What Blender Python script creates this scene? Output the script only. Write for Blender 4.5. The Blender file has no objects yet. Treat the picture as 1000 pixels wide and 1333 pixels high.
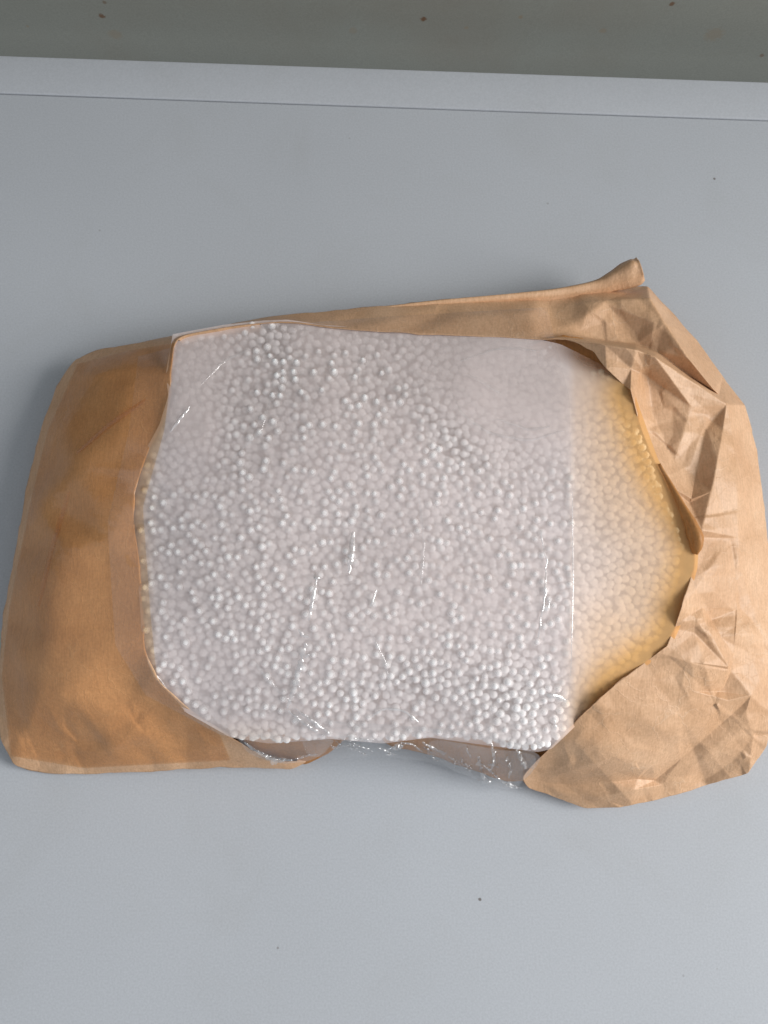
import bpy, bmesh, math, random
import numpy as np
from mathutils import Vector, Matrix
from mathutils.geometry import delaunay_2d_cdt

random.seed(7); RNG = np.random.default_rng(7)
sc = bpy.context.scene
COL = sc.collection

# ------------------------------------------------------------------ camera
CAM_H, TILT, VFOV = 0.42, math.radians(10.0), math.radians(60.0)
cam_d = bpy.data.cameras.new("camera"); cam = bpy.data.objects.new("camera", cam_d); COL.objects.link(cam)
cam_d.sensor_fit = 'VERTICAL'; cam_d.angle = VFOV; cam_d.sensor_height = 24
cam_d.lens = 12.0 / math.tan(VFOV / 2)
cam_d.clip_start = 0.01; cam_d.clip_end = 50
cam.location = (0, -CAM_H * math.tan(TILT), CAM_H)
cam.rotation_euler = (TILT, 0, 0)
sc.camera = cam

# ------------------------------------------------------------------ light
w = bpy.data.worlds.new("World"); sc.world = w; w.use_nodes = True
bg = w.node_tree.nodes["Background"]
bg.inputs[0].default_value = (0.86, 0.93, 1.0, 1); bg.inputs[1].default_value = 0.54

def area(name, loc, target, sx, sy, power, col):
    d = bpy.data.lights.new(name, 'AREA'); d.shape = 'RECTANGLE'; d.size = sx; d.size_y = sy
    d.energy = power; d.color = col
    o = bpy.data.objects.new(name, d); COL.objects.link(o)
    o.location = loc
    o.rotation_euler = (Vector(target) - Vector(loc)).to_track_quat('-Z', 'Y').to_euler()
    return o
area("window_light", (2.75, -0.13, 1.62), (0, 0, 0), 1.7, 1.7, 136, (1.0, 0.985, 0.96))

sc.view_settings.view_transform = 'Standard'; sc.view_settings.look = 'None'
sc.view_settings.exposure = 0.0; sc.view_settings.gamma = 1.0
try: sc.view_settings.use_curve_mapping = False
except Exception: pass
sc.cycles.max_bounces = 8; sc.cycles.diffuse_bounces = 4; sc.cycles.glossy_bounces = 3; sc.cycles.transparent_max_bounces = 14
sc.cycles.use_denoising = True

# ------------------------------------------------------------------ helpers
FPX = 666.5 / math.tan(VFOV / 2)
CY = -CAM_H * math.tan(TILT)
ct, st = math.cos(TILT), math.sin(TILT)
def PW(a):
    """plan sheet coordinates (u right, v down, height z in metres) -> world points"""
    a = np.asarray(a, float)
    x = (a[..., 0] - 500) / FPX; y = (666.5 - a[..., 1]) / FPX
    dy = y * ct + st; dz = y * st - ct
    t = (a[..., 2] - CAM_H) / dz
    return np.stack([x * t, CY + dy * t, a[..., 2]], -1)
def P(u, v, z): return Vector(PW(np.array([u, v, z], float)))
def mpx(u, v, z):   # metres per sheet unit at that place
    return (P(u + 1, v, z) - P(u, v, z)).length

def link(name, me, mat, parent=None, smooth=True):
    o = bpy.data.objects.new(name, me); COL.objects.link(o)
    if mat is not None: me.materials.append(mat)
    if smooth: me.polygons.foreach_set("use_smooth", [True] * len(me.polygons))
    if parent is not None: o.parent = parent
    return o
def mesh_from(name, v, f, uv=None):
    me = bpy.data.meshes.new(name)
    V = np.asarray(v, np.float32); lens = np.array([len(q) for q in f], np.int32)
    L = np.concatenate([np.asarray(q, np.int32) for q in f])
    me.vertices.add(len(V)); me.vertices.foreach_set('co', V.ravel())
    me.loops.add(len(L)); me.loops.foreach_set('vertex_index', L)
    me.polygons.add(len(lens)); me.polygons.foreach_set('loop_start', np.concatenate([[0], np.cumsum(lens)[:-1]]).astype(np.int32))
    me.update(calc_edges=True); me.validate()
    return me
def tag(o, label=None, cat=None, group=None, kind=None):
    if label: o["label"] = label
    if cat: o["category"] = cat
    if group: o["group"] = group
    if kind: o["kind"] = kind
    return o

def tps(ctrl, smooth=1e-9):
    c = np.array(ctrl, float); xy = c[:, :2] / 500; n = len(c)
    def ker(d2): return np.where(d2 > 1e-12, 0.5 * d2 * np.log(np.maximum(d2, 1e-12)), 0)
    d2 = ((xy[:, None] - xy[None]) ** 2).sum(-1)
    A = np.zeros((n + 3, n + 3)); A[:n, :n] = ker(d2) + np.eye(n) * 1e-4
    A[:n, n] = A[n, :n] = 1; A[:n, n + 1:] = xy; A[n + 1:, :n] = xy.T
    w_ = np.linalg.solve(A, np.concatenate([c[:, 2], np.zeros(3)]))
    def f(u, v):
        u = np.asarray(u, float); sh = u.shape
        q = np.stack([u.ravel(), np.asarray(v, float).ravel()], -1) / 500
        out = np.empty(len(q))
        for i in range(0, len(q), 20000):
            s = q[i:i + 20000]
            dd = ((s[:, None] - xy[None]) ** 2).sum(-1)
            out[i:i + 20000] = ker(dd) @ w_[:n] + w_[n] + s @ w_[n + 1:]
        return out.reshape(sh)
    return f

def in_poly(pts, poly):
    pts = np.asarray(pts, float); poly = np.asarray(poly, float)[:, :2]
    x, y = pts[:, 0], pts[:, 1]; res = np.zeros(len(pts), bool)
    j = len(poly) - 1
    for i in range(len(poly)):
        xi, yi = poly[i]; xj, yj = poly[j]
        c = ((yi > y) != (yj > y)) & (x < (xj - xi) * (y - yi) / (yj - yi + 1e-12) + xi)
        res ^= c; j = i
    return res

def sstep(a, b, x):
    t = np.clip((np.asarray(x, float) - a) / (b - a), 0, 1); return t * t * (3 - 2 * t)

# crumple fields: randomly triangulated facets rasterised to a lookup grid
GX0, GY0, GW, GH = -60, 290, 1140, 800
def crumple_field(scale, seed, stretch=1.0, ang=0.0):
    rg = np.random.default_rng(seed)
    n = int(GW * GH / scale ** 2 * 1.25)
    pts = rg.uniform((-80, -80), (GW + 80, GH + 80), (n, 2))
    ca, sa = math.cos(ang), math.sin(ang)
    R2 = np.array([[ca, -sa], [sa, ca]])
    q = (pts @ R2) * np.array([1, stretch])
    res = delaunay_2d_cdt([Vector(p) for p in q], [], [], 0, 1e-6)
    vv = np.array([tuple(p) for p in res[0]])
    vv = (vv / np.array([1, stretch])) @ R2.T
    hz = rg.normal(0, 1, len(vv))
    img = np.zeros((GH, GW))
    for tri in res[2]:
        a, b, c = vv[tri[0]], vv[tri[1]], vv[tri[2]]
        x0 = max(int(min(a[0], b[0], c[0])), 0); x1 = min(int(max(a[0], b[0], c[0])) + 1, GW - 1)
        y0 = max(int(min(a[1], b[1], c[1])), 0); y1 = min(int(max(a[1], b[1], c[1])) + 1, GH - 1)
        if x1 < x0 or y1 < y0: continue
        X, Y = np.meshgrid(np.arange(x0, x1 + 1), np.arange(y0, y1 + 1))
        den = (b[1] - c[1]) * (a[0] - c[0]) + (c[0] - b[0]) * (a[1] - c[1])
        if abs(den) < 1e-9: continue
        l1 = ((b[1] - c[1]) * (X - c[0]) + (c[0] - b[0]) * (Y - c[1])) / den
        l2 = ((c[1] - a[1]) * (X - c[0]) + (a[0] - c[0]) * (Y - c[1])) / den
        l3 = 1 - l1 - l2
        m = (l1 >= -1e-6) & (l2 >= -1e-6) & (l3 >= -1e-6)
        sub = img[y0:y1 + 1, x0:x1 + 1]
        sub[m] = (l1 * hz[tri[0]] + l2 * hz[tri[1]] + l3 * hz[tri[2]])[m]
    return img
def samp(img, u, v):
    x = np.clip(np.asarray(u, float) - GX0, 0, GW - 1.001); y = np.clip(np.asarray(v, float) - GY0, 0, GH - 1.001)
    xi = x.astype(int); yi = y.astype(int); fx = x - xi; fy = y - yi
    return (img[yi, xi] * (1 - fx) * (1 - fy) + img[yi, xi + 1] * fx * (1 - fy)
            + img[yi + 1, xi] * (1 - fx) * fy + img[yi + 1, xi + 1] * fx * fy)
CR_BIG = crumple_field(95, 1, 1.5, 0.9)
CR_MID = crumple_field(46, 2, 1.7, 0.5)
CR_SML = crumple_field(22, 3, 1.4, 0.7)
CR_FINE = crumple_field(11, 4)

# ------------------------------------------------------------------ materials
def new_mat(name):
    m = bpy.data.materials.new(name); m.use_nodes = True
    nt = m.node_tree; nt.nodes.clear()
    return m, nt, nt.nodes, nt.links
def N(nt, t, **kw):
    n = nt.nodes.new(t)
    for k, v in kw.items():
        if k.startswith('i_'):
            n.inputs[k[2:].replace('_', ' ')].default_value = v
        else: setattr(n, k, v)
    return n
def ramp(nt, stops):
    r = nt.nodes.new('ShaderNodeValToRGB'); e = r.color_ramp.elements
    while len(e) < len(stops): e.new(0.5)
    for el, (p, c) in zip(e, stops): el.position = p; el.color = c if len(c) == 4 else (*c, 1)
    return r
def math_n(nt, op, a, b=None):
    n = nt.nodes.new('ShaderNodeMath'); n.operation = op
    for i, x in enumerate((a, b)):
        if x is None: continue
        if isinstance(x, (int, float)): n.inputs[i].default_value = x
        else: nt.links.new(x, n.inputs[i])
    return n.outputs[0]
def mixc(nt, fac, a, b, mode='MIX'):
    n = nt.nodes.new('ShaderNodeMix'); n.data_type = 'RGBA'; n.blend_type = mode
    for idx, x in ((0, fac), (6, a), (7, b)):
        if isinstance(x, (int, float)): n.inputs[idx].default_value = x
        elif isinstance(x, tuple): n.inputs[idx].default_value = x if len(x) == 4 else (*x, 1)
        else: nt.links.new(x, n.inputs[idx])
    return n.outputs[2]

def paper_mat(name, c_lo, c_hi, transl=0.10, rough=0.48, spec=0.42):
    m, nt, nd, lk = new_mat(name)
    tc = N(nt, 'ShaderNodeTexCoord'); ob = tc.outputs['Object']
    n1 = N(nt, 'ShaderNodeTexNoise', i_Scale=38.0, i_Detail=6.0, i_Roughness=0.6); lk.new(ob, n1.inputs['Vector'])
    n2 = N(nt, 'ShaderNodeTexNoise', i_Scale=900.0, i_Detail=3.0); lk.new(ob, n2.inputs['Vector'])
    mp = N(nt, 'ShaderNodeMapping'); mp.inputs['Scale'].default_value = (1500, 180, 600); mp.inputs['Rotation'].default_value = (0, 0, 0.25); lk.new(ob, mp.inputs[0])
    n3 = N(nt, 'ShaderNodeTexNoise', i_Scale=1.0, i_Detail=2.0); lk.new(mp.outputs[0], n3.inputs['Vector'])
    r1 = ramp(nt, [(0.3, c_lo), (0.7, c_hi)]); lk.new(n1.outputs[0], r1.inputs[0])
    f = math_n(nt, 'ADD', math_n(nt, 'MULTIPLY', n2.outputs[0], 0.5), math_n(nt, 'MULTIPLY', n3.outputs[0], 0.5))
    r2 = ramp(nt, [(0.36, (0.86, 0.84, 0.81)), (0.62, (1.05, 1.05, 1.05))]); lk.new(f, r2.inputs[0])
    col = mixc(nt, 1.0, r1.outputs[0], r2.outputs[0], 'MULTIPLY')
    # fine worn crease lines, lighter where the fibres broke
    v = N(nt, 'ShaderNodeTexVoronoi', feature='DISTANCE_TO_EDGE', i_Scale=85.0)
    nw = N(nt, 'ShaderNodeTexNoise', i_Scale=60.0, i_Detail=4.0); lk.new(ob, nw.inputs['Vector'])
    wv = mixc(nt, 0.025, ob, nw.outputs['Color'], 'ADD'); lk.new(wv, v.inputs['Vector'])
    cl = ramp(nt, [(0.0, (1, 1, 1)), (0.035, (0, 0, 0))]); lk.new(v.outputs['Distance'], cl.inputs[0])
    msk = ramp(nt, [(0.5, (0, 0, 0)), (0.66, (1, 1, 1))]); lk.new(nw.outputs[0], msk.inputs[0])
    cf = math_n(nt, 'MULTIPLY', math_n(nt, 'MULTIPLY', cl.outputs[0], msk.outputs[0]), 0.22)
    col = mixc(nt, cf, col, (0.74, 0.58, 0.42))
    b = N(nt, 'ShaderNodeBump', i_Strength=0.35, i_Distance=0.0004)
    hsum = math_n(nt, 'ADD', math_n(nt, 'MULTIPLY', f, 0.5), math_n(nt, 'MULTIPLY', cl.outputs[0], 0.4))
    lk.new(hsum, b.inputs['Height'])
    p = N(nt, 'ShaderNodeBsdfPrincipled'); lk.new(col, p.inputs['Base Color'])
    p.inputs['Roughness'].default_value = rough; p.inputs['Specular IOR Level'].default_value = spec
    lk.new(b.outputs[0], p.inputs['Normal'])
    t = N(nt, 'ShaderNodeBsdfTranslucent'); lk.new(col, t.inputs[0])
    mx = N(nt, 'ShaderNodeMixShader'); mx.inputs[0].default_value = transl
    lk.new(p.outputs[0], mx.inputs[1]); lk.new(t.outputs[0], mx.inputs[2])
    o = N(nt, 'ShaderNodeOutputMaterial'); lk.new(mx.outputs[0], o.inputs[0])
    return m
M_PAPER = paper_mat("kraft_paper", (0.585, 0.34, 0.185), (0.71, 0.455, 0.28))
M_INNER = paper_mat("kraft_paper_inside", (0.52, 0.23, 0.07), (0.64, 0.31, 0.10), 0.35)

def film_mat(name, attr=None, milk=0.06, milk_col=(0.6, 0.55, 0.54), tint=(0.97, 0.97, 0.97), gloss=0.07, rough=0.12, bump=0.0, bscale=60.0, tan=False, graze=0.6):
    m, nt, nd, lk = new_mat(name)
    tr = N(nt, 'ShaderNodeBsdfTransparent'); tr.inputs[0].default_value = (*tint, 1)
    df = N(nt, 'ShaderNodeBsdfDiffuse'); tl = N(nt, 'ShaderNodeBsdfTranslucent')
    tc = N(nt, 'ShaderNodeTexCoord'); ob = tc.outputs['Object']
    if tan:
        at = N(nt, 'ShaderNodeAttribute', attribute_name='tan')  # tan weight: light warmed by the paper, painted into film colour and tint
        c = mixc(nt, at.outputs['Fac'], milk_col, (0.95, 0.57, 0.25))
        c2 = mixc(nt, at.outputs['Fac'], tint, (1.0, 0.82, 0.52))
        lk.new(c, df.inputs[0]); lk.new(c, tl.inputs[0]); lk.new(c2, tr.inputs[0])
    else:
        df.inputs[0].default_value = (*milk_col, 1); tl.inputs[0].default_value = (*milk_col, 1)
    md = N(nt, 'ShaderNodeMixShader'); md.inputs[0].default_value = 0.33
    lk.new(df.outputs[0], md.inputs[1]); lk.new(tl.outputs[0], md.inputs[2])
    mm = N(nt, 'ShaderNodeMixShader'); lk.new(tr.outputs[0], mm.inputs[1]); lk.new(md.outputs[0], mm.inputs[2])
    if attr:
        a = N(nt, 'ShaderNodeAttribute', attribute_name=attr)
        n = N(nt, 'ShaderNodeTexNoise', i_Scale=220.0, i_Detail=4.0); lk.new(ob, n.inputs['Vector'])
        k = math_n(nt, 'MULTIPLY', a.outputs['Fac'], math_n(nt, 'ADD', math_n(nt, 'MULTIPLY', n.outputs[0], 0.24), 0.88))
        lk.new(k, mm.inputs[0])
    else: mm.inputs[0].default_value = milk
    gl = N(nt, 'ShaderNodeBsdfGlossy'); gl.inputs['Roughness'].default_value = rough; gl.inputs[0].default_value = (1, 1, 1, 1)
    lw = N(nt, 'ShaderNodeLayerWeight', i_Blend=0.5)      # Schlick falloff, the same from both sides of the thin sheet
    fac = math_n(nt, 'ADD', math_n(nt, 'MULTIPLY', math_n(nt, 'POWER', lw.outputs['Facing'], 5.0), graze), gloss)
    ms = N(nt, 'ShaderNodeMixShader'); lk.new(fac, ms.inputs[0]); lk.new(mm.outputs[0], ms.inputs[1]); lk.new(gl.outputs[0], ms.inputs[2])
    if bump:
        nb = N(nt, 'ShaderNodeTexNoise', i_Scale=bscale, i_Detail=3.0, i_Distortion=0.6); lk.new(ob, nb.inputs['Vector'])
        b = N(nt, 'ShaderNodeBump', i_Strength=bump, i_Distance=0.002); lk.new(nb.outputs[0], b.inputs['Height'])
        lk.new(b.outputs[0], gl.inputs['Normal']); lk.new(b.outputs[0], lw.inputs['Normal'])
    o = N(nt, 'ShaderNodeOutputMaterial'); lk.new(ms.outputs[0], o.inputs[0])
    return m
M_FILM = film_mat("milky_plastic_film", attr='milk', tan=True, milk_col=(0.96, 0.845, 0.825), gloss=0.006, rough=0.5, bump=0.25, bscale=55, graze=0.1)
M_TAPE = film_mat("clear_packing_tape", milk=0.02, tint=(0.95, 0.82, 0.64), gloss=0.045, rough=0.2, bump=0.6, bscale=35)
M_CRINKLE = film_mat("crinkled_clear_film", milk=0.06, milk_col=(0.85, 0.84, 0.84), tint=(0.985, 0.985, 0.985), gloss=0.09, rough=0.07, graze=0.4)
M_GLINT = film_mat("tight_film_wrinkle", milk=0.25, milk_col=(0.75, 0.73, 0.73), gloss=0.22, rough=0.10)

def bead_mat():
    m, nt, nd, lk = new_mat("expanded_polystyrene")
    p = N(nt, 'ShaderNodeBsdfPrincipled')
    oi = N(nt, 'ShaderNodeTexCoord')
    n = N(nt, 'ShaderNodeTexNoise', i_Scale=900.0, i_Detail=2.0); lk.new(oi.outputs['Object'], n.inputs['Vector'])
    r = ramp(nt, [(0.3, (0.90, 0.895, 0.89)), (0.7, (0.95, 0.95, 0.95))]); lk.new(n.outputs[0], r.inputs[0])
    lk.new(r.outputs[0], p.inputs['Base Color'])
    p.inputs['Roughness'].default_value = 0.7; p.inputs['Specular IOR Level'].default_value = 0.12
    o = N(nt, 'ShaderNodeOutputMaterial'); lk.new(p.outputs[0], o.inputs[0])
    return m
M_BEAD = bead_mat()

def board_mat(name, c, spots=(), rough=0.42, stain=None, grain=0.03):
    m, nt, nd, lk = new_mat(name)
    tc = N(nt, 'ShaderNodeTexCoord'); ob = tc.outputs['Object']
    n1 = N(nt, 'ShaderNodeTexNoise', i_Scale=6.0, i_Detail=4.0); lk.new(ob, n1.inputs['Vector'])
    n2 = N(nt, 'ShaderNodeTexNoise', i_Scale=1100.0, i_Detail=2.0); lk.new(ob, n2.inputs['Vector'])
    r = ramp(nt, [(0.3, tuple(x * 0.965 for x in c)), (0.7, tuple(min(x * 1.02, 1) for x in c))]); lk.new(n1.outputs[0], r.inputs[0])
    r2 = ramp(nt, [(0.3, (1 - grain * 2.2,) * 3), (0.7, (1 + grain,) * 3)]); lk.new(n2.outputs[0], r2.inputs[0])
    col = mixc(nt, 1.0, r.outputs[0], r2.outputs[0], 'MULTIPLY')
    if stain:
        ns = N(nt, 'ShaderNodeTexNoise', i_Scale=stain[1], i_Detail=5.0, i_Roughness=0.6); lk.new(ob, ns.inputs['Vector'])
        rs = ramp(nt, [(0.45, (0, 0, 0)), (0.8, (1, 1, 1))]); lk.new(ns.outputs[0], rs.inputs[0])
        col = mixc(nt, math_n(nt, 'MULTIPLY', rs.outputs[0], stain[2]), col, stain[0])
    vd = N(nt, 'ShaderNodeTexVoronoi', i_Scale=95.0); lk.new(ob, vd.inputs['Vector'])
    dm = N(nt, 'ShaderNodeMapRange'); lk.new(vd.outputs['Distance'], dm.inputs[0]); dm.inputs[1].default_value = 0.035; dm.inputs[2].default_value = 0.02; dm.inputs[3].default_value = 0; dm.inputs[4].default_value = 1
    sp = N(nt, 'ShaderNodeSeparateColor'); lk.new(vd.outputs['Color'], sp.inputs[0])
    few = math_n(nt, 'GREATER_THAN', sp.outputs[0], 0.9)
    col = mixc(nt, math_n(nt, 'MULTIPLY', math_n(nt, 'MULTIPLY', dm.outputs[0], few), 0.4), col, (0.22, 0.19, 0.16))
    sm = N(nt, 'ShaderNodeTexNoise', i_Scale=16.0, i_Detail=6.0, i_Roughness=0.65, i_Distortion=0.8); lk.new(ob, sm.inputs['Vector'])
    sr = ramp(nt, [(0.52, (1, 1, 1)), (0.75, (0.965, 0.96, 0.95))]); lk.new(sm.outputs[0], sr.inputs[0])
    col = mixc(nt, 1.0, col, sr.outputs[0], 'MULTIPLY')
    nw = N(nt, 'ShaderNodeTexNoise', i_Scale=700.0, i_Detail=3.0); lk.new(ob, nw.inputs['Vector'])
    for (x, y, z, rad, sc_col, op) in spots:
        d = N(nt, 'ShaderNodeVectorMath', operation='DISTANCE'); lk.new(ob, d.inputs[0]); d.inputs[1].default_value = (x, y, z)
        dd = math_n(nt, 'ADD', d.outputs['Value'], math_n(nt, 'MULTIPLY', math_n(nt, 'SUBTRACT', nw.outputs[0], 0.5), rad * 1.4))
        q = N(nt, 'ShaderNodeMapRange', interpolation_type='SMOOTHSTEP'); lk.new(dd, q.inputs[0])
        q.inputs[1].default_value = rad * 1.25; q.inputs[2].default_value = rad * 0.55; q.inputs[3].default_value = 0; q.inputs[4].default_value = op
        col = mixc(nt, q.outputs[0], col, sc_col)
    p = N(nt, 'ShaderNodeBsdfPrincipled'); lk.new(col, p.inputs['Base Color'])
    p.inputs['Roughness'].default_value = rough; p.inputs['Specular IOR Level'].default_value = 0.35
    b = N(nt, 'ShaderNodeBump', i_Strength=0.06, i_Distance=0.0004); lk.new(n2.outputs[0], b.inputs['Height']); lk.new(b.outputs[0], p.inputs['Normal'])
    o = N(nt, 'ShaderNodeOutputMaterial'); lk.new(p.outputs[0], o.inputs[0])
    return m

# ------------------------------------------------------------------ setting
def box(name, x0, x1, y0, y1, z0, z1, mat, bev=0.0008, rot=None):
    bm = bmesh.new(); bmesh.ops.create_cube(bm, size=1)
    for v in bm.verts:
        v.co = Vector(((x0 + x1) / 2 + v.co.x * (x1 - x0), (y0 + y1) / 2 + v.co.y * (y1 - y0), (z0 + z1) / 2 + v.co.z * (z1 - z0)))
    bmesh.ops.bevel(bm, geom=bm.edges[:], offset=bev, segments=3, affect='EDGES', profile=0.5)
    if rot: bmesh.ops.transform(bm, matrix=rot, verts=bm.verts)
    me = bpy.data.meshes.new(name); bm.to_mesh(me); bm.free()
    return link(name, me, mat, None, True)
a0, a1 = P(0, 122, 0), P(1000, 157, 0)
ang = math.atan2(a1.y - a0.y, a1.x - a0.x)
ROT = Matrix.Translation(a0) @ Matrix.Rotation(ang, 4, 'Z')
INV = ROT.inverted()
yE = (INV @ P(500, 88, 0.0012)).y
dark = (0.10, 0.075, 0.06)
tsp = [(*P(930, 233, 0), 0.0007, dark, 0.75), (*P(625, 1171, 0), 0.0008, dark, 0.8), (*P(362, 1234, 0), 0.0006, dark, 0.5),
       (*P(713, 265, 0), 0.0006, dark, 0.3), (*P(890, 1270, 0), 0.0006, dark, 0.25),
       (*P(130, 300, 0), 0.0005, dark, 0.3), (*P(455, 180, 0), 0.0005, dark, 0.25)]
M_TABLE = board_mat("white_melamine", (0.445, 0.462, 0.492), tsp, 0.45, grain=0.035)
M_STRIP = board_mat("white_edge_board", (0.445, 0.46, 0.488), (), 0.40, grain=0.03)
tag(box('table_top', -1.2, 1.5, -1.2, -0.00015, -0.022, 0.0, M_TABLE, 0.0006, ROT), kind='structure')
tag(box('back_edge_strip', -1.2, 1.5, 0.00015, yE, -0.022, 0.0005, M_STRIP, 0.0009, ROT), kind='structure')
YW = yE + 0.030
def on_wall(u, v):
    o = Vector(cam.location); d = P(u, v, 0) - o
    lo, ld = INV @ o, INV.to_3x3() @ d
    t = (YW - lo.y) / ld.y
    return ROT @ (lo + ld * t)
rust = (0.16, 0.075, 0.03); rust2 = (0.30, 0.20, 0.11)
wsp = [(*on_wall(133, 21), 0.0017, rust, 0.9), (*on_wall(136, 3), 0.0012, rust, 0.6), (*on_wall(150, 45), 0.004, rust2, 0.3),
       (*on_wall(551, 25), 0.0017, rust, 0.95), (*on_wall(875, 5), 0.0015, rust, 0.85), (*on_wall(607, 36), 0.0012, rust2, 0.4),
       (*on_wall(678, 22), 0.0013, rust2, 0.5), (*on_wall(992, 72), 0.0014, rust, 0.6), (*on_wall(785, 40), 0.002, rust2, 0.35),
       (*on_wall(36, 34), 0.0009, rust2, 0.5), (*on_wall(460, 40), 0.0025, rust2, 0.25), (*on_wall(930, 45), 0.005, rust2, 0.3)]
M_WALL = board_mat("stained_painted_wall", (0.29, 0.29, 0.25), wsp, 0.6, stain=((0.24, 0.20, 0.155), 5.0, 0.75), grain=0.04)
tag(box('wall', -1.4, 1.7, YW, YW + 0.08, -0.5, 0.9, M_WALL, 0.002, ROT), kind='structure')

# ------------------------------------------------------------------ paper sheets
def subdiv(V, F, n):
    for _ in range(n):
        E = np.sort(np.concatenate([F[:, [0, 1]], F[:, [1, 2]], F[:, [2, 0]]]), 1)
        ue, inv = np.unique(E, axis=0, return_inverse=True); inv = inv.ravel()
        mid = V[ue].mean(1); k = len(V); m = len(F)
        ab, bc, ca = k + inv[:m], k + inv[m:2 * m], k + inv[2 * m:]
        V = np.concatenate([V, mid])
        F = np.concatenate([np.stack([F[:, 0], ab, ca], 1), np.stack([ab, F[:, 1], bc], 1),
                            np.stack([ca, bc, F[:, 2]], 1), np.stack([ab, bc, ca], 1)])
    return V, F
def boundary_edges(F):
    D = np.concatenate([F[:, [0, 1]], F[:, [1, 2]], F[:, [2, 0]]])
    S = np.sort(D, 1); _, inv, cnt = np.unique(S, axis=0, return_inverse=True, return_counts=True)
    return D[cnt[inv.ravel()] == 1]
def smooth_sheet(V, F, weightfn, iters):
    E = np.unique(np.sort(np.concatenate([F[:, [0, 1]], F[:, [1, 2]], F[:, [2, 0]]]), 1), axis=0)
    B = boundary_edges(F); isb = np.zeros(len(V), bool); isb[B.ravel()] = True
    E = E[~(isb[E[:, 0]] | isb[E[:, 1]])] if False else E
    def nb(V_):
        acc = np.zeros_like(V_); c = np.zeros(len(V_))
        for a, b in ((0, 1), (1, 0)):
            np.add.at(acc, E[:, a], V_[E[:, b]]); np.add.at(c, E[:, a], 1)
        accb = np.zeros_like(V_); cb = np.zeros(len(V_))
        for a, b in ((0, 1), (1, 0)):
            np.add.at(accb, B[:, a], V_[B[:, b]]); np.add.at(cb, B[:, a], 1)
        r = acc / np.maximum(c, 1)[:, None]
        r[isb] = accb[isb] / np.maximum(cb[isb], 1)[:, None]
        return r
    wt = weightfn(V[:, 0], V[:, 1])[:, None]
    for _ in range(iters):
        V = V + (nb(V) - V) * 0.6 * wt
    return V
def sheet(poly, inner=(), folds=(), levels=4, iters=6, weightfn=None, crumple=None):
    pts = [p for p in poly] + [p for p in inner]
    edges = [(i, (i + 1) % len(poly)) for i in range(len(poly))]
    for fl in folds:
        idx = []
        for p in fl:
            d = [abs(p[0] - q[0]) + abs(p[1] - q[1]) for q in pts]
            k = int(np.argmin(d))
            if d[k] < 0.6: idx.append(k)
            else: pts.append(p); idx.append(len(pts) - 1)
        edges += list(zip(idx[:-1], idx[1:]))
    r = delaunay_2d_cdt([Vector(p[:2]) for p in pts], edges, [], 0, 1e-4)
    vv = np.array([tuple(p) for p in r[0]]); src = np.array([p[:2] for p in pts]); zs = np.array([p[2] for p in pts])
    z = np.empty(len(vv))
    for i, p in enumerate(vv):
        d = ((src - p) ** 2).sum(1); k = np.argsort(d)[:3]
        z[i] = zs[k[0]] if d[k[0]] < 0.05 else np.average(zs[k], weights=1 / d[k])
    F = np.array([f for f in r[2] if len(f) == 3]); cen = vv[F].mean(1)
    F = F[in_poly(cen, poly)]
    V = np.column_stack([vv, z])
    used = np.unique(F); mp = -np.ones(len(V), int); mp[used] = np.arange(len(used)); V = V[used]; F = mp[F]
    a = V[F[:, 1]] - V[F[:, 0]]; b = V[F[:, 2]] - V[F[:, 0]]
    neg = (a[:, 0] * b[:, 1] - a[:, 1] * b[:, 0]) > 0      # v runs down, so flip to face up
    F[neg] = F[neg][:, ::-1]
    V, F = subdiv(V, F, levels)
    V = smooth_sheet(V, F, weightfn or (lambda u, v: np.ones_like(u)), iters)
    if crumple is not None: V[:, 2] += crumple(V[:, 0], V[:, 1])
    be = np.unique(boundary_edges(F))
    V[be, 0] += 0.7 * samp(CR_FINE, V[be, 0], V[be, 1]); V[be, 1] += 0.7 * samp(CR_FINE, V[be, 1] * 0.7, V[be, 0] * 0.7 + 300)
    return V, F

# outline of the bag, walked from the lower left tip up round to the lower right tip
OUT = [(402, 991, .009), (380, 1002, .006), (300, 998, .006), (200, 1004, .006), (130, 1007, .006), (60, 1007, .006), (18, 998, .008), (2, 965, .012),
       (-4, 925, .013), (-2, 870, .015), (5, 800, .016), (20, 715, .016), (36, 630, .016), (55, 550, .015), (75, 500, .015), (97, 468, .016), (125, 456, .018),
       (190, 445, .028), (250, 431, .03), (350, 412, .031), (480, 400, .032), (600, 387, .029), (700, 383, .024), (780, 374, .018), (843, 373, .016),
       (872, 404, .015), (907, 442, .016), (941, 490, .019), (971, 528, .028), (984, 580, .027), (993, 640, .026), (999, 690, .026), (1004, 760, .027),
       (1008, 850, .026), (1006, 930, .022), (998, 972, .018), (975, 1006, .013), (940, 1016, .010), (880, 1034, .007), (820, 1049, .006), (762, 1053, .005), (722, 1037, .006),
       (688, 1026, .007)]
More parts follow.
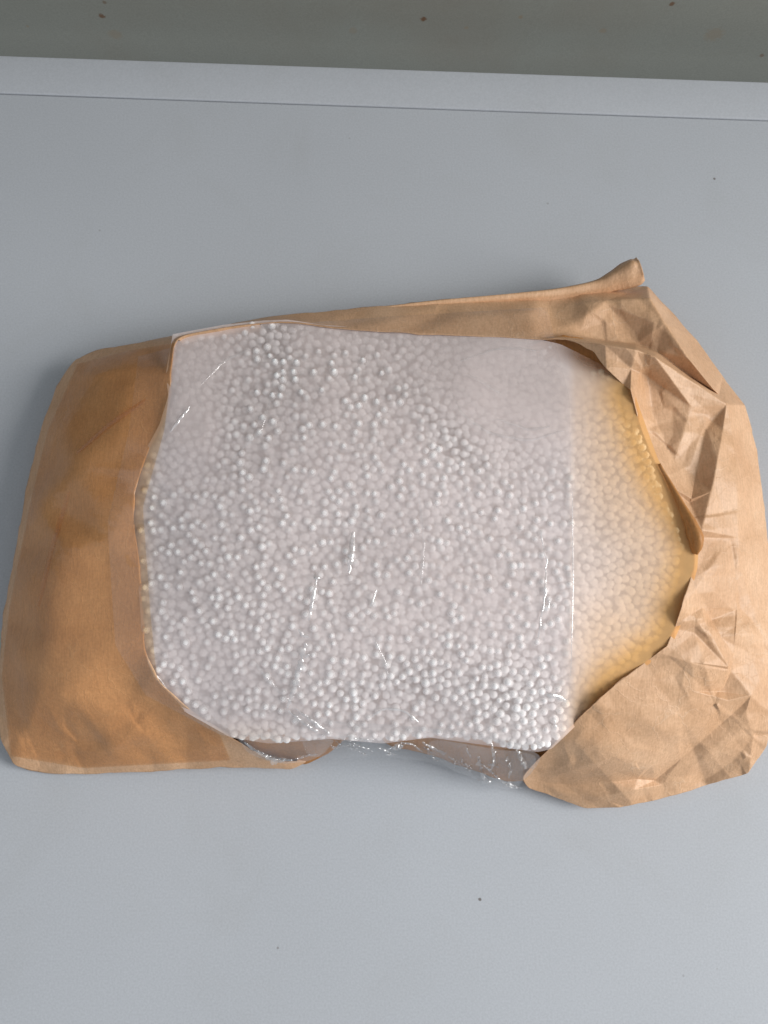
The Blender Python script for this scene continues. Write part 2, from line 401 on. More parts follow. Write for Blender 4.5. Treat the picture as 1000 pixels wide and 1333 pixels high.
EDGE = [(680, 1012, .014), (695, 994, .022), (724, 966, .033), (762, 926, .0415), (800, 892, .0475), (840, 862, .050), (868, 841, .052), (880, 812, .053), (892, 775, .053),
        (903, 740, .053), (905, 700, .054), (890, 668, .055), (868, 630, .055), (848, 592, .055), (832, 548, .055), (821, 508, .055), (812, 502, .052), (790, 480, .054),
        (774, 458, .053), (750, 446, .051), (727, 440, .050), (700, 442, .048), (640, 438, .047), (540, 434, .046), (450, 429, .046), (370, 418, .046), (300, 425, .046),
        (228, 438, .046), (221, 485, .050), (224, 515, .0520), (212, 552, .0523), (190, 592, .0527), (175, 640, .0528), (174, 682, .0528), (182, 735, .0528), (187, 800, .0528),
        (188, 850, .0523), (206, 887, .0505), (243, 921, .045), (293, 955, .034), (332, 979, .022), (368, 992, .013)]
BODY = OUT + EDGE
INNER = [(32, 760, .034), (50, 660, .034), (24, 850, .032), (80, 560, .033), (130, 505, .038), (160, 470, .037), (100, 600, .046), (80, 715, .0475), (64, 825, .046), (48, 905, .037), (30, 960, .020), (150, 560, .050), (138, 700, .0520), (130, 850, .0500),
         (180, 480, .045), (170, 910, .040), (210, 950, .030), (260, 975, .020), (130, 975, .020), (320, 990, .014),
         (300, 421, .040), (420, 419, .041), (520, 414, .041), (620, 408, .041), (690, 405, .040)]
FOLDS = [
    [(88, 905, .0425), (142, 962, .030), (150, 990, .014)],                       # bright pinch at the lower left corner
    [(60, 930, .030), (100, 985, .013)],
    [(97, 468, .021), (128, 486, .036), (180, 480, .044)],
    # top right: deep facet below the hem, then the raised lip of the torn flap
    [(716, 398, .030), (790, 391, .033), (846, 388, .038), (866, 420, .040), (896, 466, .041), (930, 508, .041)],
    [(729, 434, .040), (788, 443, .035), (828, 448, .035), (855, 458, .035), (898, 490, .036), (936, 514, .038)],
    [(727, 440, .050), (788, 449, .0555), (828, 455, .058), (852, 464, .056), (900, 496, .048), (946, 526, .042)],
    [(828, 455, .058), (822, 480, .0515), (821, 508, .0545)],
    [(828, 455, .058), (843, 490, .047), (850, 540, .047)],
    [(852, 464, .056), (900, 530, .0465), (878, 600, .0475), (900, 650, .051)],
    [(946, 526, .042), (938, 580, .0465), (926, 640, .051), (914, 690, .0555)],   # sharp fold running down to the nub
    [(918, 560, .041), (905, 620, .0445), (898, 655, .050)],
    [(946, 526, .042), (971, 528, .030)],
    [(952, 550, .042), (960, 620, .043), (962, 700, .044), (958, 780, .043), (955, 850, .041), (940, 900, .036)],
    [(903, 740, .053), (930, 770, .0485), (960, 800, .043)],
    [(892, 775, .053), (915, 790, .0475), (940, 830, .044)],
    [(868, 841, .053), (900, 862, .0495), (952, 872, .040)],
    [(880, 812, .0535), (915, 805, .0515), (948, 868, .045)],
    # lower right folds
    [(952, 872, .042), (978, 905, .034), (948, 912, .037), (905, 945, .0345), (850, 996, .0225), (835, 1010, .014)],
    [(966, 918, .0315), (932, 948, .0270), (888, 986, .0195), (852, 1016, .0095)],
    [(972, 925, .031), (940, 965, .0245), (900, 1000, .0165), (862, 1022, .0100)],
    [(980, 960, .024), (955, 990, .015), (930, 1008, .011)],
        [(838, 1003, .020), (800, 1004, .0195), (760, 1010, .0155), (712, 1014, .012)],
    [(830, 1014, .012), (795, 1018, .0115), (750, 1021, .0105), (705, 1019, .009)],
    [(826, 1028, .0135), (780, 1038, .0105), (735, 1034, .0085)],
    [(905, 900, .0435), (860, 950, .0375), (800, 985, .029), (745, 1003, .0215)],
    [(868, 870, .0485), (825, 920, .043), (770, 960, .035), (730, 985, .026)],
    [(724, 966, .034), (718, 1002, .019)],
]
def right_side(u, v):
    return np.maximum(sstep(690, 790, u), 0.0)
def body_smooth(u, v):
    return 1.0 - 0.945 * right_side(u, v)
def body_crumple(u, v):
    r = right_side(u, v); low = sstep(880, 970, v) * sstep(420, 250, u)
    topm = sstep(440, 400, v)
    r = r * (1 - 0.55 * np.exp(-((u - 840) / 90) ** 2 - ((v - 920) / 60) ** 2)) * (1 - 0.4 * np.exp(-((u - 800) / 90) ** 2 - ((v - 420) / 30) ** 2))
    h = (0.0032 * samp(CR_BIG, u, v) + 0.0012 * samp(CR_MID, u, v) + 0.00055 * samp(CR_SML, u, v)) * (0.06 + 0.90 * r + 0.75 * low + 0.2 * topm)
    h += 0.00005 * samp(CR_FINE, u, v) * (0.4 + r)
    return h

bag = bpy.data.objects.new('paper_bag', None); COL.objects.link(bag); bag.location = (0, 0, 0); bag.empty_display_size = 0.05
tag(bag, 'torn brown kraft paper bag lying on the white table, taped over with clear film', 'paper bag')

BV, BF = sheet(BODY, INNER, FOLDS, levels=5, iters=70, weightfn=body_smooth, crumple=body_crumple)
# fold the outline under: a rounded side down to the table
def add_sides(V, F, out_poly):
    B = boundary_edges(F)
    o = np.array(out_poly, float)[:, :2]
    def dist(p):
        a, b = o[:-1], o[1:]; ab = b - a
        t = np.clip(((p - a) * ab).sum(1) / (ab ** 2).sum(1), 0, 1)
        return (((a + ab * t[:, None]) - p) ** 2).sum(1).min() ** 0.5
    flag = {int(i): dist(V[i, :2]) < 7 and True for i in np.unique(B)}
    W = [PW(V)]; faces = [tuple(f) for f in F]; cen = P(500, 720, 0)
    n = len(V); ids = {}; extra = []
    steps = [(0.004, 0.55), (0.012, 0.20), (0.030, 0.0)]
    base = PW(V)
    for i in flag:
        if not flag[i]: continue
        p = Vector(base[i]); d = Vector((cen.x - p.x, cen.y - p.y, 0)); d.normalize()
        col = [i]
        for s, zf in steps:
            q = p + d * (s if p.z > 0.012 else s * 0.4); q.z = max(p.z * zf, 0.0009)
            col.append(n + len(extra)); extra.append(tuple(q))
        ids[i] = col
    for a, b in B:
        a, b = int(a), int(b)
        if a in ids and b in ids:
            for k in range(len(steps)):
                faces.append((ids[b][k], ids[a][k], ids[a][k + 1], ids[b][k + 1]))
    return np.concatenate([base, np.array(extra)]), faces
VV, FF = add_sides(BV, BF, OUT)
body = link('body', mesh_from('body', VV, FF), M_PAPER, bag)
md = body.modifiers.new('thickness', 'SOLIDIFY'); md.thickness = 0.00025; md.offset = -1

def paper_piece(name, poly, inner=(), folds=(), mat=M_PAPER, amp=1.0, levels=4, iters=6, parent=None, label=None):
    V, F = sheet(poly, inner, folds, levels, iters, None,
                 lambda u, v: amp * (0.0006 * samp(CR_MID, u, v) + 0.0003 * samp(CR_SML, u, v)))
    o = link(name, mesh_from(name, PW(V), F), mat, parent or bag)
    m_ = o.modifiers.new('thickness', 'SOLIDIFY'); m_.thickness = 0.00025; m_.offset = -1
    if label: o['label'] = label
    return o
# bag walls seen inside the torn opening
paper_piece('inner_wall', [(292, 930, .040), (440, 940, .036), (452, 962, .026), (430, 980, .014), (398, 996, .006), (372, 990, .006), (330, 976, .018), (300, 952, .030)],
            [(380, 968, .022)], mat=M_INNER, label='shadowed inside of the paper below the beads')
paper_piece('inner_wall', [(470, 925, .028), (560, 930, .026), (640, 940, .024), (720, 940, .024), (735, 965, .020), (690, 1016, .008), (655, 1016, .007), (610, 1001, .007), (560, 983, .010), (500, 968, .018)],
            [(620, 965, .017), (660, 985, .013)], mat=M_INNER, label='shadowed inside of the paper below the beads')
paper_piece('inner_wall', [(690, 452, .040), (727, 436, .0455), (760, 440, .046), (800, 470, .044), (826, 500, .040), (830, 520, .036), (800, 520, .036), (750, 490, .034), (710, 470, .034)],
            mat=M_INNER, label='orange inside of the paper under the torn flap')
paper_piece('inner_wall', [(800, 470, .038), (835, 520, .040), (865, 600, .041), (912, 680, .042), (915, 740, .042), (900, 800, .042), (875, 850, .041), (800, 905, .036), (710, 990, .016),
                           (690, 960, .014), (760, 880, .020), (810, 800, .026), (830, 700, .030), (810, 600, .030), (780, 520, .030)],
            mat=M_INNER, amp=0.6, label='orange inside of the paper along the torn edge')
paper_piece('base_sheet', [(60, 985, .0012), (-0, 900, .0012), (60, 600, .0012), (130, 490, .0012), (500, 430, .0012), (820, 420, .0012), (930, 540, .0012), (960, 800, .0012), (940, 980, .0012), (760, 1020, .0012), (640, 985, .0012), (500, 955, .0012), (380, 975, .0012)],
            mat=M_INNER, amp=0.2, levels=2, iters=2)

# curled hem along the far edge, ending in a small cone-like curl
def scroll(name, path, mat, turns=1.35, flare=0.35, seed=3, parent=bag, nseg=28, label=None):
    """paper rolled round a path: list of (u, v, z, radius_m, phase)"""
    rg = np.random.default_rng(seed)
    P0 = [np.array(p, float) for p in path]
    pts = []
    for a, b in zip(P0[:-1], P0[1:]):
        for t in np.linspace(0, 1, 9)[:-1]: pts.append(a * (1 - t) + b * t)
    pts.append(P0[-1]); pts = np.array(pts)
    for _ in range(6): pts[1:-1] += (0.5 * (pts[:-2] + pts[2:]) - pts[1:-1]) * 0.5
    C = PW(pts[:, :3]); V = []; F = []
    rn = rg.normal(0, 1, (len(pts), nseg + 1)) * 2.2
    for _ in range(10): rn[1:-1] = 0.5 * rn[1:-1] + 0.25 * (rn[:-2] + rn[2:])
    for i in range(len(pts)):
        t = C[min(i + 1, len(pts) - 1)] - C[max(i - 1, 0)]; t /= np.linalg.norm(t)
        up = np.array([0, 0, 1.0]); s = np.cross(t, up); s /= np.linalg.norm(s); up = np.cross(s, t)
        for k in range(nseg + 1):
            th = pts[i, 4] + 2 * math.pi * turns * k / nseg
            r = pts[i, 3] * (1 + flare * (k / nseg - 0.5)) * (1 + 0.06 * rn[i, k // 4]) * (1 + 0.13 * math.cos(3 * th + 1.2) + 0.05 * math.cos(7 * th))
            V.append(C[i] + r * (math.cos(th) * s + math.sin(th) * up))
    for i in range(len(pts) - 1):
        for k in range(nseg):
            a = i * (nseg + 1) + k; F.append((a, a + 1, a + nseg + 2, a + nseg + 1))
    o = link(name, mesh_from(name, V, F), mat, parent)
    m_ = o.modifiers.new('thickness', 'SOLIDIFY'); m_.thickness = 0.0002
    if label: o['label'] = label
    return o
scroll('rolled_hem', [(470, 405, .032, .0006, 0.3), (560, 396, .031, .0014, 0.3), (650, 389, .029, .0018, .3), (720, 384, .026, .0023, .35), (780, 374, .024, .0030, .5), (804, 364, .025, .0048, .7), (824, 355, .027, .0056, .9), (834, 351, .028, .0046, 1.0)],
       M_PAPER, 1.3, 0.45, label='pale rolled hem ending in a curled tip')
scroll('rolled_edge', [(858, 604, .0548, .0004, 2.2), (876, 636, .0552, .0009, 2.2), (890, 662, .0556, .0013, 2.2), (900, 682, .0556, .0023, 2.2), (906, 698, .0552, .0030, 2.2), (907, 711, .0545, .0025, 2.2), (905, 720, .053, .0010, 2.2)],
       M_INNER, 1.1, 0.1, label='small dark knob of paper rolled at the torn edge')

# ------------------------------------------------------------------ beads
HS = tps([(228, 440, .0445), (300, 425, .0440), (355, 418, .0450), (450, 430, .0452), (560, 438, .0455), (650, 440, .0460), (720, 450, .0475), (220, 520, .052), (300, 540, .056), (420, 520, .059), (560, 540, .0595),
          (680, 540, .056), (780, 500, .0525), (185, 640, .0525), (300, 680, .060), (450, 700, .062), (600, 700, .062), (740, 700, .058), (830, 650, .0555), (890, 700, .0535), (850, 600, .0545), (826, 530, .0535), (180, 740, .0525), (190, 840, .0520), (300, 820, .0585),
          (450, 850, .060), (600, 850, .060), (740, 850, .056), (835, 815, .0530), (880, 795, .0525), (840, 856, .0500), (250, 915, .0445), (320, 950, .044), (430, 945, .047), (560, 945, .048), (680, 960, .047), (730, 950, .044), (798, 888, .0475), (764, 918, .043)])
BEADPOLY = [(227, 440), (290, 429), (345, 421), (372, 421), (400, 426), (480, 433), (560, 438), (620, 440), (690, 445), (726, 452), (790, 486), (820, 520), (846, 608), (872, 668), (889, 718), (872, 796), (854, 832),
            (800, 885), (735, 948), (712, 972), (690, 974), (640, 966), (600, 958), (560, 955), (500, 963), (430, 957), (360, 964), (310, 958), (262, 930), (214, 888), (192, 850), (182, 740), (178, 650), (196, 592), (228, 522), (222, 488)]
RB = 0.00160
def dip(u, v):
    g = lambda cx, cy, sx, sy, a=0.0: np.exp(-(((u - cx) * math.cos(a) + (v - cy) * math.sin(a)) / sx) ** 2 - ((-(u - cx) * math.sin(a) + (v - cy) * math.cos(a)) / sy) ** 2)
    return (0.010 * g(690, 500, 95, 62, 0.35) + 0.006 * g(245, 545, 38, 55) + 0.005 * g(255, 470, 40, 25) + 0.002 * g(430, 440, 90, 14)
            + 0.003 * g(300, 960, 60, 22) + 0.0012 * sstep(745, 900, u) + 0.002 * g(770, 880, 30, 50) + 0.010 * g(762, 470, 40, 20, 0.5))
def tight(u, v):    # where the film is stretched hard on the beads
    g = lambda cx, cy, sx, sy, a=0.0: np.exp(-(((u - cx) * math.cos(a) + (v - cy) * math.sin(a)) / sx) ** 2 - ((-(u - cx) * math.sin(a) + (v - cy) * math.cos(a)) / sy) ** 2)
    return np.clip(1.0 * g(680, 915, 62, 52) + 0.8 * g(355, 438, 32, 26) + 0.75 * g(590, 570, 68, 24, 0.9) + 0.5 * g(480, 900, 90, 32) + 0.4 * g(560, 880, 80, 60) + 0.35 * g(300, 560, 26, 60), 0, 1)
def darts(poly, dmin, tries, seed):
    rg = np.random.default_rng(seed); po = np.array(poly)
    c = rg.uniform(po.min(0), po.max(0), (tries, 2)); c = c[in_poly(c, poly)]
    cell = dmin / 1.4142; G = {}; out = []
    for x, y in c:
        gx, gy = int(x / cell), int(y / cell); ok = True
        for i in range(gx - 2, gx + 3):
            for j in range(gy - 2, gy + 3):
                q = G.get((i, j))
                if q is not None and (q[0] - x) ** 2 + (q[1] - y) ** 2 < dmin * dmin: ok = False; break
            if not ok: break
        if ok: G[(gx, gy)] = (x, y); out.append((x, y))
    return np.array(out)
L0 = darts(BEADPOLY, 9.6, 120000, 11)
L1 = darts(BEADPOLY, 9.0, 90000, 12)
L2 = darts(BEADPOLY, 10.0, 40000, 13)
rgb = np.random.default_rng(5)
tg = tight(L0[:, 0], L0[:, 1]); dp = dip(L0[:, 0], L0[:, 1])
touch = rgb.random(len(L0)) < (0.54 + 0.46 * tg)
rad0 = RB * rgb.normal(1.0, 0.085, len(L0)).clip(0.78, 1.22)
dep0 = np.where(touch, rgb.random(len(L0)) ** 1.3 * 0.0007, 0.0011 + rgb.random(len(L0)) * 0.0016)
dep0 = dep0 + 0.0006 * sstep(744, 756, L0[:, 0])
z0 = HS(L0[:, 0], L0[:, 1]) - dp - dep0 - rad0
c0 = PW(np.column_stack([L0, z0]))
contact = np.clip(1 - (dp + dep0) / 0.0012, 0, 1) * np.where(L0[:, 0] > 748, 0.30, 1)

bm = bmesh.new(); bmesh.ops.create_icosphere(bm, subdivisions=3, radius=1.0)
for v in bm.verts: v.co *= 1 + 0.02 * math.sin(5 * v.co.x + 3 * v.co.y) 
bead_me = bpy.data.meshes.new('foam_bead'); bm.to_mesh(bead_me); bm.free()
bead_me.materials.append(M_BEAD); bead_me.polygons.foreach_set('use_smooth', [True] * len(bead_me.polygons))
def ico(sub):
    b = bmesh.new(); bmesh.ops.create_icosphere(b, subdivisions=sub, radius=1.0); b.verts.ensure_lookup_table()
    V = np.array([v.co[:] for v in b.verts]); F = np.array([[v.index for v in f.verts] for f in b.faces]); b.free(); return V, F
# the 300 that show largest and clearest, each its own object
score = contact * rad0 / RB * np.where((L0[:, 1] < 955) & (L0[:, 0] < 744) & (L0[:, 0] > 190), 1, 0.2) + rgb.random(len(L0)) * 0.15
top = np.argsort(-score)[:300]
istop = np.zeros(len(L0), bool); istop[top] = True
for i in top:
    o = bpy.data.objects.new('foam_bead', bead_me); COL.objects.link(o)
    o.location = c0[i]; o.scale = (rad0[i],) * 3
    o.rotation_euler = (random.random() * 6, random.random() * 6, random.random() * 6)
    tag(o, 'small round white foam bead pressed up against the clear film', 'foam bead', 'white foam beads pressed against the film')
def bead_mass(name, groups):
    VS, FS, off = [], [], 0
    for cen, rad, sub in groups:
        V, F = ico(sub)
        n = len(cen)
        VS.append((cen[:, None, :] + rad[:, None, None] * V[None]).reshape(-1, 3))
        FS.append((F[None] + (np.arange(n) * len(V))[:, None, None]).reshape(-1, 3) + off); off += n * len(V)
    V = np.concatenate(VS); F = np.concatenate(FS)
    me = bpy.data.meshes.new(name); me.vertices.add(len(V)); me.vertices.foreach_set('co', V.ravel())
    me.loops.add(F.size); me.loops.foreach_set('vertex_index', F.ravel().astype(np.int32))
    me.polygons.add(len(F)); me.polygons.foreach_set('loop_start', np.arange(0, F.size, 3, dtype=np.int32))
    me.update(calc_edges=True); me.validate()
    return link(name, me, M_BEAD)
z1 = HS(L1[:, 0], L1[:, 1]) - dip(L1[:, 0], L1[:, 1]) - 0.0030 - RB - rgb.random(len(L1)) * 0.0012
z2 = HS(L2[:, 0], L2[:, 1]) - dip(L2[:, 0], L2[:, 1]) - 0.0065 - RB
# the front slope of the heap, under the lip of film
fr = []
for k, dz in enumerate(np.arange(0.004, 0.038, 0.003)):
    for x in np.arange(300, 712, 9.5):
        yb = np.interp(x, [300, 330, 430, 500, 560, 640, 712], [945, 957, 952, 958, 950, 961, 968]) - 3 - k * 1.2
        u = x + rgb.normal(0, 2); v = yb + rgb.normal(0, 2)
        fr.append((u, v, max(float(HS(np.array(u), np.array(v))) - dz - RB, 0.004)))
fr = np.array(fr)
mass = bead_mass('foam_beads', [(c0[~istop], rad0[~istop], 2), (PW(np.column_stack([L1, z1])), np.full(len(L1), RB), 2),
                                (PW(np.column_stack([L2, z2])), np.full(len(L2), RB * 1.05), 1), (PW(fr), np.full(len(fr), RB), 1)])
tag(mass, 'heap of white foam beads filling the torn paper bag', 'foam beads', kind='stuff')

# ------------------------------------------------------------------ film over the opening
milkimg = np.zeros((GH, GW)); bumpimg = np.zeros((GH, GW))
YY, XX = np.mgrid[0:GH, 0:GW]
for (u, v), r_, k in zip(L0, rad0, contact):
    if k <= 0.02: continue
    rp = r_ / 0.000312 * 1.05; x, y = u - GX0, v - GY0; R = int(rp * 1.6) + 1
    x0, y0 = int(x) - R, int(y) - R
    if x0 < 0 or y0 < 0 or x0 + 2 * R >= GW or y0 + 2 * R >= GH: continue
    sl = (slice(y0, y0 + 2 * R), slice(x0, x0 + 2 * R))
    d = np.sqrt((XX[sl] - x) ** 2 + (YY[sl] - y) ** 2) / rp
    milkimg[sl] = np.maximum(milkimg[sl], k * (1 - sstep(0.30, 1.18, d)))
    bumpimg[sl] = np.maximum(bumpimg[sl], k * np.clip(1 - (d / 1.25) ** 2, 0, 1))
def polyline(pts, n):
    p = np.array(pts, float); s = np.concatenate([[0], np.cumsum(np.hypot(*(p[1:, :2] - p[:-1, :2]).T))])
    t = np.linspace(0, s[-1], n); q = np.stack([np.interp(t, s, p[:, i]) for i in range(p.shape[1])], -1)
    for _ in range(4): q[1:-1] += (0.5 * (q[:-2] + q[2:]) - q[1:-1]) * 0.5
    return q
def coons(T, B, L, R_, nu, nv):
    T = polyline(T, nu); B = polyline(B, nu); L = polyline(L, nv); R_ = polyline(R_, nv)
    L[0] = T[0]; R_[0] = T[-1]; L[-1] = B[0]; R_[-1] = B[-1]
    s = np.linspace(0, 1, nu)[None, :, None]; t = np.linspace(0, 1, nv)[:, None, None]
    return ((1 - t) * T[None] + t * B[None] + (1 - s) * L[:, None] + s * R_[:, None]
            - ((1 - s) * (1 - t) * T[0] + s * (1 - t) * T[-1] + (1 - s) * t * B[0] + s * t * B[-1]))
def grid_faces(nv, nu):
    i, j = np.mgrid[0:nv - 1, 0:nu - 1]; a = (i * nu + j).ravel()
    return np.stack([a, a + nu, a + nu + 1, a + 1], 1)
def film_grid(name, G, zfun, mat, parent, milk=None, tan=None):
    nv, nu = G.shape[:2]; u, v = G[..., 0].ravel(), G[..., 1].ravel()
    z = zfun(u, v)
    me = bpy.data.meshes.new(name); V = PW(np.column_stack([u, v, z])); F = grid_faces(nv, nu)
    me.vertices.add(len(V)); me.vertices.foreach_set('co', V.ravel())
    me.loops.add(F.size); me.loops.foreach_set('vertex_index', F.ravel().astype(np.int32))
    me.polygons.add(len(F)); me.polygons.foreach_set('loop_start', np.arange(0, F.size, 4, dtype=np.int32))
    me.update(calc_edges=True)
    if milk is not None:
        a = me.attributes.new('milk', 'FLOAT', 'POINT'); a.data.foreach_set('value', milk(u, v).astype(np.float32))
    if tan is not None:
        a = me.attributes.new('tan', 'FLOAT', 'POINT'); a.data.foreach_set('value', tan(u, v).astype(np.float32))
    return link(name, me, mat, parent)
def film_z(u, v):
    return HS(u, v) - 0.00035 + 0.00060 * samp(bumpimg, u, v) + 0.00012 * samp(CR_MID, u, v) + 0.0010 * np.clip(dip(u, v) / 0.004, 0, 1)
def film_milk(u, v):
    base = 0.70 - 0.26 * tight(u, v) + 0.15 * np.clip(dip(u, v) / 0.006, 0, 1) + 0.025 * samp(CR_MID, u, v)
    base = base * (1 - 0.85 * np.exp(-((u - 765) / 42) ** 2 - ((v - 468 - 0.45 * (u - 765)) / 17) ** 2))
    base = base * (1 - 0.03 * sstep(745, 790, u))
    base = base * (1 - 0.35 * sstep(935, 965, v) * sstep(450, 330, u))
    base = base * (1 - 0.55 * sstep(952, 972, v))
    c = samp(milkimg, u, v)
    return np.clip(base * (1 - 0.88 * c), 0.05, 0.93)
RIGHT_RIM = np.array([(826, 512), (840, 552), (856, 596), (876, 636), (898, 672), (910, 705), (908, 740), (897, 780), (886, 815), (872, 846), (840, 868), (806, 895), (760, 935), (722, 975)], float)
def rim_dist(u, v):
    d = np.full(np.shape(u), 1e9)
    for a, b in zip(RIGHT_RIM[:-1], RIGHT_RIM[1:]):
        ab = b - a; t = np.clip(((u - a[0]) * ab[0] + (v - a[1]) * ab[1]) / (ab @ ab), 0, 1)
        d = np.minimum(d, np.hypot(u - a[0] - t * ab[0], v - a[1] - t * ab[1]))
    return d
def film_paper_glow(u, v):  # light glowing through the paper, painted into the film as an amber tint
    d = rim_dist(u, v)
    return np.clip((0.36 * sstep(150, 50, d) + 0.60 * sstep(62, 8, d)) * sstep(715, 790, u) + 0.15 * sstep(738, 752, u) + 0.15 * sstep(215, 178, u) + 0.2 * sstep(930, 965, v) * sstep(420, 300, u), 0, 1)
TOPC = [(225, 435), (290, 423), (345, 417), (375, 416), (420, 423), (500, 428), (600, 433), (690, 439), (730, 448), (790, 478), (826, 512)]
BOTC = [(240, 926), (300, 960), (350, 968), (430, 962), (500, 968), (560, 960), (640, 971), (700, 979), (718, 975), (760, 935), (806, 895)]
LEFC = [(225, 435), (216, 485), (219, 515), (208, 552), (186, 592), (171, 640), (170, 682), (178, 735), (183, 800), (184, 850), (204, 890), (240, 924)]
RIGC = [(826, 512), (840, 552), (856, 596), (876, 636), (898, 672), (910, 705), (908, 740), (897, 780), (886, 815), (872, 846), (840, 868), (806, 895)]
G = coons(TOPC, BOTC, LEFC, RIGC, 340, 300)
inner_bag = film_grid('inner_bag', G, film_z, M_FILM, bag, film_milk, film_paper_glow)
inner_bag['label'] = 'milky plastic film lying over the white foam beads'

# clear tape bands laid over film and paper
def height_lookup():
    """top height of paper body / film on the sheet, for laying tape on it"""
    img = np.full((GH, GW), np.nan)
    for arr in (BV, np.column_stack([G[..., 0].ravel(), G[..., 1].ravel(), film_z(G[..., 0].ravel(), G[..., 1].ravel())])):
        x = np.clip((arr[:, 0] - GX0).round().astype(int), 0, GW - 1); y = np.clip((arr[:, 1] - GY0).round().astype(int), 0, GH - 1)
        cur = img[y, x]; img[y, x] = np.fmax(cur, arr[:, 2])
    for _ in range(14):
        m = np.isnan(img)
        if not m.any(): break
        s = np.zeros_like(img); c = np.zeros_like(img)
        for dx, dy in ((1, 0), (-1, 0), (0, 1), (0, -1)):
            r_ = np.roll(np.roll(img, dy, 0), dx, 1); k = ~np.isnan(r_); s[k] += r_[k]; c[k] += 1
        f_ = m & (c > 0); img[f_] = s[f_] / c[f_]
    img[np.isnan(img)] = 0.004
    for _ in range(18):
        img = 0.5 * img + 0.125 * (np.roll(img, 1, 0) + np.roll(img, -1, 0) + np.roll(img, 1, 1) + np.roll(img, -1, 1))
    return img
HT = height_lookup()
def tape_z(off, wr=0.0002):
    return lambda u, v: samp(HT, u, v) + off + wr * (samp(CR_MID, u, v) + 0.5 * samp(CR_SML, u, v))
tape_l = film_grid('clear_tape', coons([(100, 474), (160, 458), (228, 446)], [(14, 984), (110, 1000), (300, 990)],
                   [(100, 474), (62, 560), (38, 660), (12, 790), (2, 880), (14, 984)], [(228, 446), (214, 560), (186, 660), (196, 800), (204, 880), (240, 925), (286, 956), (300, 990)], 110, 200),
                   tape_z(0.0009, 0.00022), M_TAPE, bag)
tape_l['label'] = 'glossy clear tape over the left paper panel'
tape_c = film_grid('clear_tape', coons([(180, 464), (260, 443), (350, 424), (520, 411), (712, 400)], [(190, 905), (290, 958), (430, 964), (560, 962), (640, 972), (729, 962)],
                   [(180, 464), (168, 560), (140, 680), (150, 840), (190, 905)], [(712, 400), (742, 520), (745, 700), (742, 880), (729, 962)], 180, 180),
                   tape_z(0.0011, 0.00012), film_mat("clear_tape_band", milk=0.03, milk_col=(0.7, 0.66, 0.66), tint=(0.98, 0.975, 0.975), gloss=0.05, rough=0.2, bump=0.3, bscale=40), bag)
tape_c['label'] = 'wide clear tape across the opening with a straight right edge'

# crinkled film hanging over the front edge, pleat by pleat
CR_F2 = crumple_field(15, 21, 1.8, 1.2); CR_F3 = crumple_field(26, 22, 2.2, 0.4)
def crinkle(poly, inner, a1, a2, du):
    V, F = sheet(poly, inner, (), 3, 3, None, lambda u, v: a1 * samp(CR_F3, u + du, v) + a2 * samp(CR_F2, u + du, v))
    V[:, 2] = np.maximum(V[:, 2], 0.0012)
    xx = np.clip((V[:, 0] - GX0).round().astype(int), 1, GW - 2); yy = np.clip((V[:, 1] - GY0).round().astype(int), 1, GH - 2)
    for ax in (-1, 0, 1):
        for ay in (-1, 0, 1): HT[yy + ay, xx + ax] = V[:, 2]
    o = link('film_ruffle', mesh_from('film_ruffle', PW(V), F), M_CRINKLE, bag, False)
    o['label'] = 'crinkled clear film gathered along the front edge'
crinkle([(380, 925, .056), (440, 940, .053), (520, 945, .053), (600, 952, .052), (680, 968, .050), (706, 985, .035), (690, 1010, .014), (668, 1028, .008), (640, 1024, .008), (600, 1006, .009), (560, 992, .010), (500, 984, .012), (430, 988, .012), (398, 984, .020)],
        [(450, 970, .034), (540, 974, .032), (620, 985, .030), (660, 1000, .022)], .0020, .0010, 0)
crinkle([(560, 962, .050), (640, 974, .048), (700, 982, .040), (694, 1006, .018), (660, 1030, .007), (630, 1020, .008), (590, 1002, .010), (556, 984, .020)],
        [(630, 995, .026)], .0028, .0014, 70)
crinkle([(300, 950, .042), (370, 965, .046), (440, 962, .046), (418, 984, .022), (400, 992, .014), (360, 994, .014), (325, 982, .022)], [(370, 980, .028)], .0014, .0008, 130)

# tight raised wrinkles in the tape that catch the window
def wrinkle(path, wd, parent, ht=0.6, jag=0.0, seed=0, mat=None):
    rg = np.random.default_rng(seed); q = polyline([(p[0], p[1]) for p in path], max(8, int(len(path) * 7)))
    n = len(q); z = samp(HT, q[:, 0], q[:, 1]) + 0.0011
    q = q + rg.normal(0, jag, q.shape)
    C = PW(np.column_stack([q, z])); V = []; F = []; m = 9
    for i in range(n):
        t = C[min(i + 1, n - 1)] - C[max(i - 1, 0)]; t /= np.linalg.norm(t) + 1e-12
        s = np.cross(t, (0, 0, 1.0)); s /= np.linalg.norm(s) + 1e-12
        taper = math.sin(math.pi * (0.06 + 0.88 * i / (n - 1))) ** 0.5 * (1 + jag * 0.35 * rg.normal())
        for k in range(m):
            th = math.pi * k / (m - 1)
            V.append(C[i] + s * math.cos(th) * wd * taper + np.array([0, 0, 1.0]) * math.sin(th) * wd * ht * taper)
    for i in range(n - 1):
        for k in range(m - 1):
            a = i * m + k; F.append((a, a + m, a + m + 1, a + 1))
    link('wrinkle', mesh_from('wrinkle', V, F), mat or M_GLINT, parent)
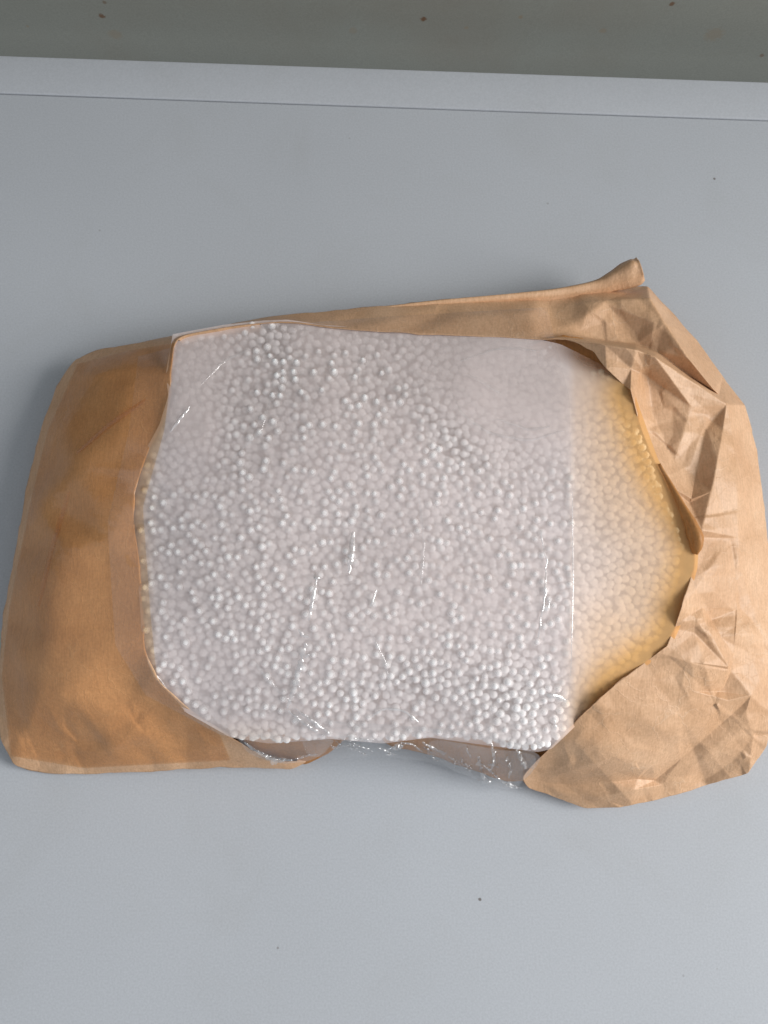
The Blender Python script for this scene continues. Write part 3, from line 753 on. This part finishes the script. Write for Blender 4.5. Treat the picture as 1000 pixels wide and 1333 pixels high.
for k, (pth, wd, jg) in enumerate([
        ([(460, 692), (457, 722), (454, 746)], .0010, .4), ([(412, 752), (408, 775), (402, 808)], .0006, .3), ([(408, 751), (416, 753)], .0008, .3),
        ([(389, 819), (394, 827), (403, 829)], .0006, .2), ([(397, 838), (392, 860), (386, 880), (390, 896)], .0009, .7), ([(388, 885), (380, 905), (374, 921)], .0008, .7),
        ([(402, 851), (397, 857)], .0006, .2), ([(490, 768), (482, 790)], .0004, .3), ([(712, 904), (726, 906), (738, 913)], .0009, .1),
        ([(704, 690), (712, 740), (706, 800), (700, 830)], .0004, .9), ([(716, 780), (712, 795)], .0005, .3),
        ([(222, 562), (234, 545), (248, 528)], .0006, .4), ([(375, 925), (400, 945), (425, 960)], .0005, .5), ([(385, 922), (415, 945), (440, 962)], .0005, .5),
        ([(480, 935), (500, 922), (525, 924), (545, 940)], .0004, .3), ([(722, 938), (723, 950)], .0006, .2), ([(745, 640), (746, 760), (743, 880)], .00022, .05)]):
    wrinkle(pth, wd * 1.35, tape_c, 0.6, jg, 30 + k)
for k, (pth, wd, jg) in enumerate([([(318, 966), (336, 980), (356, 988), (380, 990)], .0008, .5), ([(345, 984), (360, 991), (372, 987)], .0014, .8), ([(385, 988), (402, 983), (414, 982)], .0007, .3),
        ([(512, 974), (520, 972), (524, 968)], .0013, .6), ([(600, 985), (606, 998), (614, 1006)], .0007, .6), ([(622, 985), (626, 1000), (630, 1012), (640, 1018)], .0009, .8),
        ([(660, 985), (666, 1000), (662, 1014)], .0009, .8), ([(672, 975), (680, 990), (686, 1000)], .001, .7), ([(640, 968), (644, 985), (640, 1004)], .0008, .6), ([(550, 966), (580, 982), (600, 996)], .0006, .6)]):
    wrinkle(pth, wd, tape_c, 0.6, jg, 90 + k)
for k, pth in enumerate([[(585, 505), (602, 540), (640, 565), (690, 574), (735, 560)], [(612, 488), (632, 500), (652, 512)], [(600, 470), (650, 452), (700, 456)], [(648, 545), (690, 560), (716, 555)],
                         [(262, 500), (290, 470), (330, 452)], [(300, 600), (340, 560), (352, 520)], [(470, 800), (500, 860), (510, 905)], [(545, 640), (552, 700), (548, 760)], [(330, 860), (352, 890), (380, 915)]]):
    wrinkle(pth, .0007, tape_c, 0.3, 0.3, 150 + k, M_CRINKLE)
rw = np.random.default_rng(77)
for k in range(26):      # small creases of the gathered film
    u = rw.uniform(430, 692); vt = np.interp(u, [400, 500, 560, 640, 700], [958, 962, 962, 972, 982]); vb = np.interp(u, [400, 520, 580, 620, 660, 700], [984, 980, 992, 1008, 1024, 1008])
    a = rw.uniform(vt, vb); L_ = rw.uniform(10, 38); an = rw.normal(1.1 if u > 590 else 0.35, 0.5)
    p1 = (u, a); p3 = (u + L_ * math.cos(an), min(a + L_ * math.sin(an), vb + 2)); p2 = ((p1[0] + p3[0]) / 2 + rw.normal(0, 2.5), (p1[1] + p3[1]) / 2 + rw.normal(0, 2.5))
    wrinkle([p1, p2, p3], rw.uniform(.00022, .0006), tape_c, 0.7, 0.4, 200 + k)
for k, (pth, wd, jg) in enumerate([([(50, 790), (66, 720), (90, 640)], .0012, .1), ([(100, 590), (140, 555), (190, 520)], .0012, .1)]):
    wrinkle(pth, wd, tape_l, 0.08, jg, 60 + k, M_TAPE)
